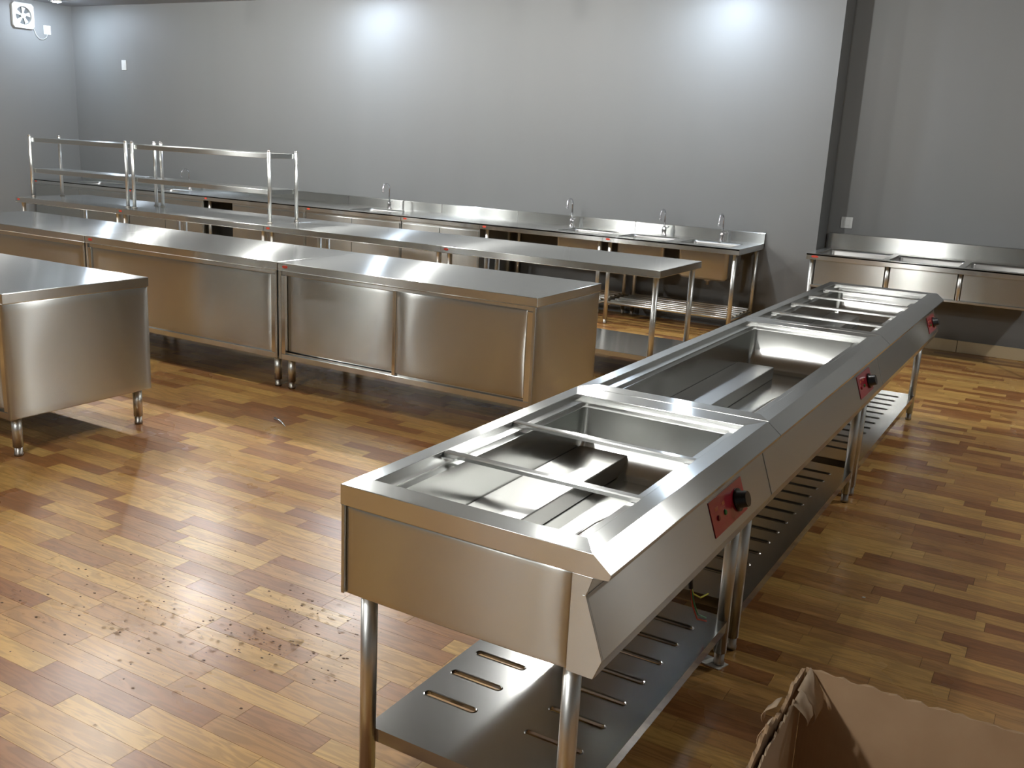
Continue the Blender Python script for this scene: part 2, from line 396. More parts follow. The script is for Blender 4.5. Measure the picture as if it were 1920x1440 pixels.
cabinet(0.0, 0, 1.815, .79, 'steel cabinet with two plain sliding doors, right end of the middle cabinet row', G)
cabinet(-1.806, 0, 1.802, .79, 'steel cabinet with one flat front panel, directly left of the sliding door cabinet', G, doors=False)
cabinet(-3.612, 0, 1.802, .79, 'leftmost steel cabinet of the middle row, partly hidden behind the nearest cabinet', G, doors=False)
cabinet(.006-1.8, -1.79, 1.8, .82, 'nearest steel cabinet at the left edge, seen by its wide end panel', G, doors=True)
# ---------------------------------------------------------------- work tables
def table(x0, y0, w, d, label, group):
    t = empty('work_table', (x0+w/2, y0+d/2, 0)); tag(t, label, 'table', group)
    hx, hy = w/2, d/2
    build(MB().box(-hx+.0005, hx-.0005, -hy, hy, .75, .8), 'worktop', M['top'], t, bevel=.003)
    mb = MB(); mb.tube([(-hx+.003, -hy+.001, .7515), (hx-.003, -hy+.001, .7515)], .0028, 8); build(mb, 'rolled_hem', M['tube'], t)
    build(MB().box(-hx+.05, hx-.05, -hy+.05, hy-.05, .165, .2), 'undershelf', M['top'], t, bevel=.002)
    for sx in (-1, 1):
        for sy in (-1, 1): leg('leg', sx*(hx-.048), sy*(hy-.055), .75, .02, t)
    badge(-hx+.05, -hy, .778, t)
    return t
TG = 'steel work tables in the second row'
TY, TD = 1.64, .815
tx = [1.849, .088, -1.703, -3.54, -5.057]
table(tx[1], TY, tx[0]-tx[1], TD, 'steel work table with free right end and round legs, rightmost of its row', TG)
table(tx[2], TY, tx[1]-tx[2]-.002, TD, 'bare steel work table just right of the tall shelf racks', TG)
table(tx[3], TY, tx[2]-tx[3]-.002, TD, 'steel work table carrying the longer right shelf rack', TG)
table(tx[4], TY, tx[3]-tx[4]-.002, TD, 'steel work table at the far left carrying the shorter shelf rack', TG)
def rack(x0, x1, y0, y1, label):
    t = empty('shelf_rack', ((x0+x1)/2, (y0+y1)/2, .8)); tag(t, label, 'shelf', 'shelf racks on the work tables')
    hx, hy = (x1-x0)/2, (y1-y0)/2
    for nm, z in (('upper_shelf', .585), ('lower_shelf', .285)):
        build(MB().box(-hx+.012, hx-.012, -hy+.012, hy-.012, z-.044, z-.004), nm, M['panel'], t, bevel=.002)
    for sx in (-1, 1):
        for sy in (-1, 1):
            p = build(MB().tube([(sx*hx, sy*hy, .0), (sx*hx, sy*hy, .6)], .016, 12), 'post', M['tube'], t, 'z')
            build(MB().tube([(sx*hx, sy*hy, .6), (sx*hx, sy*hy, .606), (sx*hx, sy*hy, .612)], .016, 12, rs=[.018, .017, .008]), 'post_cap', M['chrome'], p)
            build(MB().tube([(sx*hx, sy*hy, .0), (sx*hx, sy*hy, .012)], .024, 12), 'post_base', M['foot'], p)
rack(-3.475, -1.775, 1.79, 2.12, 'steel two-shelf rack on round posts, longer one on the right')
rack(-4.985, -3.565, 1.79, 2.12, 'steel two-shelf rack on round posts, shorter one at the far left')
# ---------------------------------------------------------------- sinks along the back wall
def hole_plate(mb, x0, x1, y0, y1, z0, z1, holes):
    xs = sorted(set([x0, x1]+[h[0] for h in holes]+[h[1] for h in holes])); ys = sorted(set([y0, y1]+[h[2] for h in holes]+[h[3] for h in holes]))
    inh = lambda cx, cy: any(h[0] < cx < h[1] and h[2] < cy < h[3] for h in holes)
    for i in range(len(xs)-1):
        for j in range(len(ys)-1):
            a, b, c, d = xs[i], xs[i+1], ys[j], ys[j+1]
            if inh((a+b)/2, (c+d)/2): continue
            mb.face([(a,c,z1),(b,c,z1),(b,d,z1),(a,d,z1)]); mb.face([(a,c,z0),(a,d,z0),(b,d,z0),(b,c,z0)])
            if j == 0 or inh((a+b)/2, (ys[j-1]+c)/2): mb.face([(a,c,z0),(b,c,z0),(b,c,z1),(a,c,z1)])
            if j == len(ys)-2 or inh((a+b)/2, (d+ys[j+2])/2): mb.face([(a,d,z0),(a,d,z1),(b,d,z1),(b,d,z0)])
            if i == 0 or inh((xs[i-1]+a)/2, (c+d)/2): mb.face([(a,c,z0),(a,c,z1),(a,d,z1),(a,d,z0)])
            if i == len(xs)-2 or inh((b+xs[i+2])/2, (c+d)/2): mb.face([(b,c,z0),(b,d,z0),(b,d,z1),(b,c,z1)])
def rrect(x0, x1, y0, y1, r, n=5):
    pts = []
    for cx, cy, a0 in ((x1-r, y1-r, 0), (x0+r, y1-r, 90), (x0+r, y0+r, 180), (x1-r, y0+r, 270)):
        for k in range(n+1):
            a = math.radians(a0+90*k/n); pts.append((cx+r*math.cos(a), cy+r*math.sin(a)))
    return pts
def basin(x0, x1, y0, y1, zt, zb, parent, drain=True, r=.04):
    mb = MB(); bm = mb.bm; rings = []
    spec = [(0, zt), (.004, zt-.02), (.012, zb+.03), (.035, zb+.004), (.09, zb)]
    for ins, z in spec: rings.append([bm.verts.new((p[0], p[1], z)) for p in rrect(x0+ins, x1-ins, y0+ins, y1-ins, r)])
    for a, b in zip(rings, rings[1:]):
        for k in range(len(a)):
            f = bm.faces.new([a[k], a[(k+1) % len(a)], b[(k+1) % len(a)], b[k]]); f.smooth = True
    bm.faces.new(rings[-1])
    o = build(mb, 'basin', M['basin'], parent)
    md = o.modifiers.new('thick', 'SOLIDIFY'); md.thickness = .003; md.offset = 1
    if drain:
        cx, cy = (x0+x1)/2, (y0+y1)/2
        build(MB().tube([(cx, cy, zb-.06), (cx, cy, zb-.03), (cx, cy, zb-.028), (cx, cy, zb+.004)], .03, 14, rs=[.016, .018, .034, .036]), 'drain', M['foot'], o)
    return o
def faucet(x, y, z, parent, hgt=.24, reach=.12, ang=-PI/2):
    f = build(MB().tube([(x, y, z), (x, y, z+.008), (x, y, z+.02), (x, y, z+.05), (x, y, z+.075), (x, y, z+.08)], .02, 14, rs=[.026, .026, .019, .022, .018, .01]), 'faucet', M['chrome'], parent)
    dx, dy = math.cos(ang), math.sin(ang)
    pts = [(x, y, z+.06), (x, y, z+hgt*.55)]
    r = reach/2
    for k in range(0, 9):
        a = PI-k*PI*1.0/8
        cx = r+r*math.cos(a); pts.append((x+dx*cx, y+dy*cx, z+hgt-r+r*math.sin(a)))
    pts.append((x+dx*reach, y+dy*reach, z+hgt-r-.025))
    build(MB().tube(pts, .0085, 10), 'spout', M['chrome'], f)
    e = pts[-1]; build(MB().tube([(e[0], e[1], e[2]-.012), (e[0], e[1], e[2]+.012)], .012, 10), 'nozzle', M['chrome'], f)
    build(MB().tube([(x+.01, y-.01, z+.065), (x+.055, y-.03, z+.085)], .006, 8), 'lever', M['chrome'], f)
    return f
SY, SB = 3.58, YB-.002
def sink(x0, x1, label, basins=(), faucets=(), style='open', y0=SY, y1=SB, bs=.095, rackz=.2, zt=.8, group='wall sinks', name='sink_bench', cat='sink', open_w=0, fheights=None, noleg=False, bz=.495):
    w = x1-x0; cx, cy = (x0+x1)/2, (y0+y1)/2
    t = empty(name, (cx, cy, 0)); tag(t, label, cat, group)
    hx, hy = w/2, (y1-y0)/2
    mb = MB(); hl = [(a-cx, b-cx, c-cy, d-cy) for a, b, c, d in basins]
    hole_plate(mb, -hx+.001, hx-.001, -hy, hy, zt-.012, zt, hl)
    build(mb, 'worktop', M['top'], t, merge=True)
    mb = MB(); mb.box(-hx+.001, hx-.001, -hy, -hy+.004, zt-.05, zt-.001); mb.box(-hx+.001, -hx+.005, -hy+.004, hy, zt-.05, zt-.012); mb.box(hx-.005, hx-.001, -hy+.004, hy, zt-.05, zt-.012)
    build(mb, 'apron', M['top'], t, bevel=.001)
    build(MB().prism([(hy-.022, zt-.012), (hy-.018, zt+bs-.006), (hy-.012, zt+bs), (hy, zt+bs), (hy, zt-.05)], 'x', -hx+.001, hx-.001), 'backsplash', M['panel'], t, bevel=.001)
    for h in hl: basin(*h, zt-.004, bz, t)
    for i, (fx, fy) in enumerate(faucets): faucet(fx-cx, fy-cy, zt, t, hgt=(fheights or [.24]*9)[i])
    if style == 'open':
        for sx in (-1, 1):
            for sy in (-1, 1): leg('leg', sx*(hx-.05), sy*(hy-.06), zt-.012, .019, t)
        for s in (-1, 1): build(MB().tube([(s*(hx-.05), -hy+.06, rackz-.02), (s*(hx-.05), hy-.06, rackz-.02)], .0125, 10), 'rack_rail', M['tube'], t, 'y')
        for k in range(7):
            yy = -hy+.06+k*(2*hy-.12)/6
            build(MB().tube([(-hx+.05, yy, rackz), (hx-.05, yy, rackz)], .0125, 10), 'rack_bar', M['tube'], t, 'x')
    elif style == 'cabinet':
        zb = .15; a = -hx+.004+open_w
        build(MB().box(a, hx-.004, -hy+.012, -hy+.024, zb, zt-.05), 'front_panel', M['panel'], t, bevel=.002)
        for s0, s1 in ((a, a+.016), (hx-.02, hx-.004)): build(MB().box(s0, s1, -hy+.024, hy-.03, zb, zt-.05), 'side_panel', M['panel'], t, 'y')
        mid = (a+hx)/2
        for s0 in (a+.02, mid+.004):
            dd = build(MB().box(s0, s0+(hx-.024-a-.02)/2, -hy+.002, -hy+.012, zb+.04, zt-.075), 'door', M['panel'], t, bevel=.002)
        for sx in (-1, 1):
            for sy in (-1, 1):
                lx = sx*(hx-.05)+(open_w if sx < 0 else 0)
                leg('leg', lx, sy*(hy-.07), zb, .019, t)
        if open_w:
            for sy in (-1, 1): leg('leg', -hx+.05, sy*(hy-.06), zt-.012, .019, t)
    badge(-hx+.05, -hy, zt-.025, t)
    return t
sink(.524, 1.78, 'steel double sink with two gooseneck taps on a tube rack, rightmost on the back wall', [(.60, 1.07, 3.70, 4.10), (1.19, 1.66, 3.70, 4.10)], [(.86, 4.2), (1.42, 4.2)])
sink(-.777, .522, 'steel bench with tall tap and one basin at its right end, beside the double sink', [(-.02, .46, 3.70, 4.12)], [(-.105, 4.2)], fheights=[.27])
sink(-1.714, -.779, 'plain steel wall bench without a tap, between the two benches with tall taps', (), (), style='cabinet', cat='table', name='wall_bench', group='wall benches')
sink(-2.984, -1.716, 'steel wall bench with sink basin and tall tap, just right of the shelf racks', [(-2.52, -2.05, 3.70, 4.12)], [(-2.33, 4.2)], style='cabinet', fheights=[.27])
sink(-4.52, -2.986, 'plain steel wall bench seen behind the longer shelf rack', (), (), style='cabinet', cat='table', name='wall_bench', group='wall benches', open_w=.45)
sink(-5.80, -4.522, 'steel wall sink with a curved tap, seen between the posts of the racks', [(-5.65, -5.15, 3.70, 4.12)], [(-5.42, 4.2)], style='cabinet', fheights=[.25])
sink(-7.60, -5.802, 'farthest steel bench in the left corner behind the shorter rack', [(-7.0, -6.5, 3.70, 4.12)], (), style='cabinet')
# three-compartment sink in the recess
AX0, AX1, AY0, AY1 = 2.268, 4.075, 3.86, YR-.018
t = empty('triple_sink', ((AX0+AX1)/2, (AY0+AY1)/2, 0)); tag(t, 'long steel sink with three deep compartments standing in the recess at right', 'sink')
cx, cy = (AX0+AX1)/2, (AY0+AY1)/2; hx, hy = (AX1-AX0)/2, (AY1-AY0)/2
hl = [(2.33-cx, 2.86-cx, 3.94-cy, 4.50-cy), (2.905-cx, 3.43-cx, 3.94-cy, 4.50-cy), (3.475-cx, 4.01-cx, 3.94-cy, 4.50-cy)]
mb = MB(); hole_plate(mb, -hx, hx, -hy, hy, .788, .8, hl); build(mb, 'worktop', M['top'], t, merge=True)
mb = MB(); mb.box(-hx, hx, -hy, -hy+.004, .752, .799); mb.box(-hx, -hx+.004, -hy+.004, hy, .752, .788); mb.box(hx-.004, hx, -hy+.004, hy, .752, .788)
build(mb, 'apron', M['top'], t, bevel=.001)
build(MB().prism([(hy-.024, .788), (hy-.02, .925), (hy-.012, .93), (hy, .93), (hy, .75)], 'x', -hx, hx), 'backsplash', M['panel'], t, bevel=.001)
for h in hl:
    o = basin(*h, .796, .535, t, drain=True, r=.03)
for a, b in ((-hx+.07, 2.905-cx-.012), (2.905-cx+.03, 3.45-cx-.012), (3.45-cx+.03, hx-.05)):
    build(MB().box(a, b, -hy+.05, -hy+.058, .54, .752), 'front_panel', M['panel'], t, bevel=.002)
for xx in (2.915-cx, 3.46-cx):
    build(MB().tube([(xx, -hy+.045, .54), (xx, -hy+.045, .752)], .015, 14), 'divider_strip', M['tube'], t, 'z')
build(MB().box(-hx+.03, hx-.03, -hy+.034, -hy+.06, .522, .54), 'bottom_rail', M['rim'], t, bevel=.002)
for sx in (-1, 1):
    for sy in (-1, 1): leg('leg', sx*(hx-.04), sy*(hy-.05), .788, .019, t)
badge(-hx+.07, -hy, .777, t, .06, .018)
# ---------------------------------------------------------------- food warmer units (bain-marie row)
def stadium(cx, cy, lx, ry, n=6):
    pts = []
    for k in range(n+1):
        a = -PI/2+PI*k/n; pts.append((cx+lx/2-ry+ry*math.cos(a), cy+ry*math.sin(a)))
    for k in range(1, 14): pts.append((cx+(lx/2-ry)*(1-k/7), cy+ry))
    for k in range(n+1):
        a = PI/2+PI*k/n; pts.append((cx-lx/2+ry+ry*math.cos(a), cy+ry*math.sin(a)))
    for k in range(1, 14): pts.append((cx-(lx/2-ry)*(1-k/7), cy-ry))
    return pts
def slotted_shelf(x0, x1, y0, y1, z1, slots, parent):
    """plate with two columns of stadium-shaped vent slots, each with a pressed lip"""
    mb = MB(); bm = mb.bm
    xm = (x0+x1)/2
    ys = sorted(set(s[1] for s in slots)); edges = [y0]+[(a+b)/2 for a, b in zip(ys, ys[1:])]+[y1]
    for j, yy in enumerate(ys):
        for (a, b) in ((x0, xm), (xm, x1)):
            c, d = edges[j], edges[j+1]
            sl = [s for s in slots if s[1] == yy and a < s[0] < b][0]
            cx, cy = sl[0], yy; st = stadium(cx, cy, .156, .0095)
            R0 = []
            for p in st:
                dx, dy = p[0]-cx, (p[1]-cy)
                # project on the cell rectangle
                tx = ((b-cx) if dx > 0 else (a-cx))/dx if abs(dx) > 1e-6 else 1e9
                ty = ((d-cy) if dy > 0 else (c-cy))/dy if abs(dy) > 1e-6 else 1e9
                tt = min(tx, ty); R0.append((cx+dx*tt, cy+dy*tt))
            def off(p, k):
                dx = p[0]-cx; dy = p[1]-cy; ex = max(abs(dx)-(.078-.0095), 0)*(1 if dx > 0 else -1); l = math.hypot(ex, dy) or 1
                return (p[0]+ex/l*k, p[1]+dy/l*k)
            rings = [[(p[0], p[1], z1) for p in R0], [(*off(p, .005), z1) for p in st], [(*off(p, .0025), z1+.0018) for p in st], [(*off(p, 0), z1) for p in st], [(*off(p, -.001), z1-.008) for p in st]]
            rv = [[bm.verts.new(p) for p in r] for r in rings]; n = len(st)
            for A, B in zip(rv, rv[1:]):
                for k in range(n):
                    bm.faces.new([A[k], A[(k+1) % n], B[(k+1) % n], B[k]])
            # corners of the cell that the radial projection cuts off
            for cxn, cyn in ((a, c), (b, c), (b, d), (a, d)):
                best = None
                for k in range(n):
                    p, q = R0[k], R0[(k+1) % n]
                    on = lambda u: (abs(u[0]-cxn) < 1e-6, abs(u[1]-cyn) < 1e-6)
                    o1, o2 = on(p), on(q)
                    if (o1[0] and o2[1]) or (o1[1] and o2[0]): best = (p, q)
                if best: mb.face([(best[0][0], best[0][1], z1), (best[1][0], best[1][1], z1), (cxn, cyn, z1)])
    for f in bm.faces: 
        if f.normal.z < 0: f.normal_flip()
    e = .036
    mb.face([(x0, y0, z1), (x1, y0, z1), (x1, y0, z1-e), (x0, y0, z1-e)]); mb.face([(x1, y0, z1), (x1, y1, z1), (x1, y1, z1-e), (x1, y0, z1-e)])
    mb.face([(x1, y1, z1), (x0, y1, z1), (x0, y1, z1-e), (x1, y1, z1-e)]); mb.face([(x0, y1, z1), (x0, y0, z1), (x0, y0, z1-e), (x0, y1, z1-e)])
    bmesh.ops.remove_doubles(bm, verts=bm.verts, dist=1e-5)
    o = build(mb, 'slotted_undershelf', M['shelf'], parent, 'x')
    return o
def warmer(ox, oy, L, nb, label, plate0, el, plat, rz=-.009, wires=False, bars=None):
    t = empty('food_warmer', (ox, oy, 0), rz); tag(t, label, 'food warmer', 'steel food warmer units in a row')
    Z = .804; W = .65
    hx0, hx1, hy0, hy1 = .047, .604, .07, L-.095
    # rim: top ring of four mitred strips
    mb = MB()
    def ring(z, a, b):  # a outer rect, b inner rect -> 4 quads
        A = [(a[0], a[2], z), (a[1], a[2], z), (a[1], a[3], z), (a[0], a[3], z)]; B = [(b[0], b[2], z), (b[1], b[2], z), (b[1], b[3], z), (b[0], b[3], z)]
        for k in range(4): mb.face([A[k], A[(k+1) % 4], B[(k+1) % 4], B[k]])
    def wallr(a, z0, z1):
        A = [(a[0], a[2]), (a[1], a[2]), (a[1], a[3]), (a[0], a[3])]
        for k in range(4):
            p, q = A[k], A[(k+1) % 4]; mb.face([(p[0], p[1], z1), (q[0], q[1], z1), (q[0], q[1], z0), (p[0], p[1], z0)])
    g = .001
    # long sides brushed lengthwise, short sides crosswise: two meshes
    lgl, lgr, shn, shf = MB(), MB(), MB(), MB()
    O = [(g, g), (W, g), (W, L-g), (g, L-g)]; I = [(hx0, hy0), (hx1, hy0), (hx1, hy1), (hx0, hy1)]
    zs = .015
    for k, m_ in ((0, shn), (1, lgr), (2, shf), (3, lgl)):
        p, q, r, s = O[k], O[(k+1) % 4], I[(k+1) % 4], I[k]
        m_.face([(*p, Z), (*q, Z), (*r, Z), (*s, Z)])
        m_.face([(*s, Z), (*r, Z), (*r, Z-zs), (*s, Z-zs)])
    lgl.face([(g, g, Z), (g, L-g, Z), (g, L-g, Z-.05), (g, g, Z-.05)]); lgl.face([(g, g, Z-.05), (g, L-g, Z-.05), (g+.012, L-g, Z-.05), (g+.012, g, Z-.05)])
    prof = [(W, Z), (.694, .768), (.690, .755), (.656, .752), (.641, .709), (.634, .709)]
    for a, b in zip(prof, prof[1:]): lgr.face([(a[0], g, a[1]), (a[0], L-g, a[1]), (b[0], L-g, b[1]), (b[0], g, b[1])])
    for yy, m_ in ((g, shn), (L-g, shf)):
        m_.face([(g, yy, Z), (g, yy, Z-.05), (W+.003, yy, .752), (.690, yy, .755), (.694, yy, .768), (W, yy, Z)])
        yi = yy+(.01 if yy < .1 else -.01)
        m_.face([(g, yy, Z-.05), (g, yi, Z-.05), (W+.003, yi, .752), (W+.003, yy, .752)])
    for m_ in (lgl, lgr): build(m_, 'long_rim', M['rim'], t, 'y', merge=True, bevel=.0015)
    for m_ in (shn, shf): build(m_, 'cross_rim', M['rim'], t, 'x', merge=True, bevel=.0015)
    # sunken ledge that carries the pans, and the bars across it
    lx0, lx1, ly0, ly1 = hx0+.036, hx1-.03, hy0+.028, hy1-.028
    mb = MB(); ring(Z-zs, (hx0, hx1, hy0, hy1), (lx0, lx1, ly0, ly1)); wallr((lx0, lx1, ly0, ly1), Z-zs-.012, Z-zs)
    wx0, wx1, wy0, wy1 = lx0+.012, lx1-.008, ly0+.008, ly1-.008
    ring(Z-zs-.012, (lx0, lx1, ly0, ly1), (wx0, wx1, wy0, wy1))
    build(mb, 'pan_ledge', M['rim'], t, 'y', merge=True)
    for yb in bars or []:
        yb -= 0
        b = build(MB().prism([(yb-.013, Z-.014), (yb-.0125, Z-.005), (yb-.010, Z-.002), (yb+.010, Z-.002), (yb+.0125, Z-.005), (yb+.013, Z-.014)], 'x', hx0+.003, hx1-.002), 'cross_bar', M['rim'], t, 'x')
    # well: side walls fall to a floor with rounded corners
    zf = .600
    bm = MB(); rings = []; n = 6
    spec = [(0, 0, Z-zs-.012), (.001, .004, .74), (.002, .014, .69), (.003, .018, .672), (.004, .030, .645), (.008, .052, .618), (.013, .078, .605), (.024, .105, zf)]
    for ix, iy, z in spec: rings.append([bm.bm.verts.new((p[0], p[1], z)) for p in rrect(wx0+ix, wx1-ix, wy0+iy, wy1-iy, .022, 5)])
    for a, b in zip(rings, rings[1:]):
        for k in range(len(a)):
            f = bm.bm.faces.new([a[k], a[(k+1) % len(a)], b[(k+1) % len(a)], b[k]]); f.smooth = True
    bm.bm.faces.new(rings[-1])
    well = build(bm, 'well', M['well'], t, 'y')
    for f in well.data.polygons: pass
    # raised cover channel lying in the well
    p0, p1 = plat
    build(MB().box(wx0+.006, .268, p0, p1, zf+.001, .655), 'channel_cover', M['basin'], t, 'y', bevel=.003)
    # heating element: one tube bent back on itself
    e0, e1 = el; zz = .635
    pts = [(.565, e1+.055, zz), (.50, e1+.05, zz), (.455, e1+.03, zz), (.425, e1-.02, zz), (.415, e1-.08, zz), (.405, e0+.03, zz), (.412, e0+.008, zz), (.428, e0, zz), (.444, e0+.008, zz), (.452, e0+.03, zz), (.462, e1-.09, zz), (.475, e1-.045, zz), (.51, e1-.01, zz), (.565, e1, zz)]
    build(MB().tube(pts, .008, 10), 'heating_element', M['element'], t)
    # body: four sides, the right one leaning outwards with the controls
    e = .002
    build(pillow(.0125, .6075, .530, Z-.0525, e+.006, e+.010, .005, ph=1.5), 'end_panel', M['panel'], t, 'x')
    build(MB().box(.014, .606, L-e-.006, L-e, .530, Z-.05), 'end_panel', M['panel'], t, 'x', bevel=.0012)
    build(MB().box(.003, .012, .0015, L-.0015, .530, Z-.05), 'rear_panel', M['panel'], t, 'y', bevel=.0012)
    poly = [(.608, .752), (.655, .752), (.642, .709), (.688, .577), (.670, .530), (.608, .530)]
    for a in (e, L-e-.006):
        build(MB().prism(poly, 'y', a, a+.006), 'end_cap', M['panel'], t, 'x', bevel=.0008)
    fp = build(MB().prism([(.642, .709), (.688, .577), (.671, .531), (.663, .531), (.680, .577), (.634, .709)], 'y', e+.0062, L-e-.0062), 'control_panel', M['panel'], t, 'y', bevel=.0006)
    # bottom sheet
    build(MB().box(.014, .66, .01, L-.01, .532, .538), 'bottom_sheet', M['panel'], t, 'y')
    # control plate, knob, indicator lights
    nx, nz = .9457, .325   # outward normal of the leaning face
    def on(z, dd): x_ = .642+(.709-z)*(.046/.132); return (x_+nx*dd, z+nz*dd)
    ya, yb2 = plate0
    a = on(.692, .0003); b = on(.600, .0003); c = on(.600, .002); d = on(.692, .002)
    cp = build(MB().prism([a, d, c, b], 'y', ya, yb2), 'control_plate', M['red'], t, 'y'); tag(cp, 'glossy red control plate')
    ky = yb2-.062; k0 = on(.643, .002); k1 = on(.643, .008); k2 = on(.643, .009); k3 = on(.643, .034)
    kb = build(MB().tube([(k0[0], ky, k0[1]), (k1[0], ky, k1[1]), (k2[0], ky, k2[1]), (k3[0], ky, k3[1])], .03, 24, rs=[.033, .033, .025, .022]), 'knob', M['black'], cp)
    g1 = on(.643, .034); g2 = on(.643, .037)
    for (yy, z, mt, nm) in ((ya+.10, .640, 'green', 'indicator_light'), (ya+.045, .640, 'darkred', 'indicator_light')):
        q0 = on(z, .0015); q1 = on(z, .006)
        l_ = build(MB().tube([(q0[0], yy, q0[1]), (q1[0], yy, q1[1])], .008, 12, rs=[.0085, .006]), nm, M[mt], cp); tag(l_, 'round '+('green' if mt == 'green' else 'dark red')+' indicator light')
        q = [on(z+.020, .0019), on(z+.020, .0024), on(z+.029, .0024), on(z+.029, .0019)]
        build(MB().prism(q, 'y', yy-.011, yy+.011), 'print_mark', M['orange'], cp)
    # legs and shelf
    for lx in (.052, .602):
        for ly in (.05, L-.07): leg('leg', lx, ly, .53, .0205, t)
    s0, s1 = .055, L-.055
    cnt = max(2, int(round((s1-s0-.33)/.125))+1); st = (s1-s0-.205-.135)/(cnt-1)
    slots = [(c_, s0+.205+k*st) for k in range(cnt) for c_ in (.158, .466)]
    slotted_shelf(.046, .618, s0, s1, .16, slots, t)
    if wires:
        c0 = build(MB().tube([(.588, .79, .532), (.588, .805, .46), (.588, .83, .385)], .007, 8), 'power_cable', M['wire_black'], t)
        b0 = Vector((.588, .828, .390))
        for mt, pts in (('wire_yellow', [(0, 0, 0), (0, .03, -.035), (0, .10, -.075), (0, .17, -.09)]), ('wire_green', [(0, 0, 0), (.003, .03, -.06), (.004, .08, -.12), (.004, .16, -.165)]), ('wire_red', [(0, 0, 0), (0, .035, -.075), (0, .09, -.14), (0, .18, -.185)])):
            q = build(MB().tube([b0+Vector(p) for p in pts], .0025, 6), 'cable_core', M[mt], c0)
    return t
dirx, diry = -math.sin(-.009), math.cos(-.009)
def pos(s): return 2.814+dirx*s, -2.78+diry*s
L1, L2, L3 = 1.212, 1.810, 1.815
p = pos(0); warmer(p[0], p[1], L1, 3, 'nearest steel food warmer with three openings, loose wires hanging under it', (.712, .982), (.14, .60), (.10, L1-.14), wires=True, bars=(.365, .720))
p = pos(L1+.003); warmer(p[0], p[1], L2, 1, 'middle steel food warmer with one long open well and no cross bars', (1.345, 1.605), (.12, 1.0), (.10, 1.46))
p = pos(L1+L2+.006); warmer(p[0], p[1], L3, 5, 'farthest steel food warmer with four bars across its top, near the triple sink', (1.485, 1.745), (.12, 1.0), (.10, 1.5), bars=(.318, .697, 1.077, 1.441))
# ---------------------------------------------------------------- wall fittings
def wall_plate(loc, w, h, axis, label, name='wall_socket', cat='socket'):
    t = empty(name, loc, 0 if axis == 'y' else PI/2); tag(t, label, cat, 'white wall sockets')
    build(MB().box(-w/2, w/2, -.008, 0, 0, h), 'face_plate', M['white'], t, bevel=.003)
    build(MB().box(-w*.3, w*.3, -.0105, -.007, h*.25, h*.75), 'socket_insert', M['white'], t, bevel=.002)
wall_plate((-6.68, YB, 2.215), .086, .12, 'y', 'small white socket high on the back wall left of the rack')
wall_plate((2.40, YR, .975), .10, .10, 'y', 'white square socket on the recess wall above the triple sink')
wall_plate((XL, 3.955, 2.61), .10, .11, 'x', 'small white socket on the left wall beside the exhaust fan')
f = empty('exhaust_fan', (XL, 3.62, 2.80), PI/2); tag(f, 'square white exhaust fan with round grille high on the left wall', 'fan')
mb = MB(); n = 28
ou = []; 
for k in range(n):
    a = 2*PI*k/n; c_, s_ = math.cos(a), math.sin(a); m_ = max(abs(c_), abs(s_)); ou.append((.145*c_/m_, .15*s_/m_))
for k in range(n):
    k2 = (k+1) % n; a, b = 2*PI*k/n, 2*PI*k2/n
    i0, i1 = (.108*math.cos(a), .108*math.sin(a)), (.108*math.cos(b), .108*math.sin(b)); o0, o1 = ou[k], ou[k2]
    mb.face([(o0[0], -.03, o0[1]), (o1[0], -.03, o1[1]), (i1[0], -.036, i1[1]), (i0[0], -.036, i0[1])])
    mb.face([(i0[0], -.036, i0[1]), (i1[0], -.036, i1[1]), (i1[0], -.004, i1[1]), (i0[0], -.004, i0[1])])
    mb.face([(o0[0], -.03, o0[1]), (o0[0], 0, o0[1]), (o1[0], 0, o1[1]), (o1[0], -.03, o1[1])])
build(mb, 'fan_frame', M['white'], f)
build(MB().tube([(0, -.006, 0), (0, -.001, 0)], .11, 24), 'fan_back', M['fan_dark'], f)
hub = build(MB().tube([(0, -.03, 0), (0, -.008, 0)], .032, 16), 'fan_hub', M['white'], f)
for k in range(5):
    a = 2*PI*k/5+.35; pts = []
    for r_, da in ((.028, -.35), (.1, -.42), (.1, .12), (.028, .35)): pts.append((r_*math.cos(a+da), r_*math.sin(a+da)))
    mb = MB(); mb.prism(pts, 'y', -.02, -.016); bl = build(mb, 'fan_blade', M['white'], f)
cb = MB().tube([(XL+.01, 3.765, 2.66), (XL+.012, 3.79, 2.59), (XL+.012, 3.84, 2.545), (XL+.012, 3.89, 2.545), (XL+.012, 3.935, 2.575), (XL+.01, 3.952, 2.612)], .0035, 6)
tag(build(cb, 'fan_cord', M['white']), 'thin white cord sagging between the exhaust fan and its socket', 'cord')
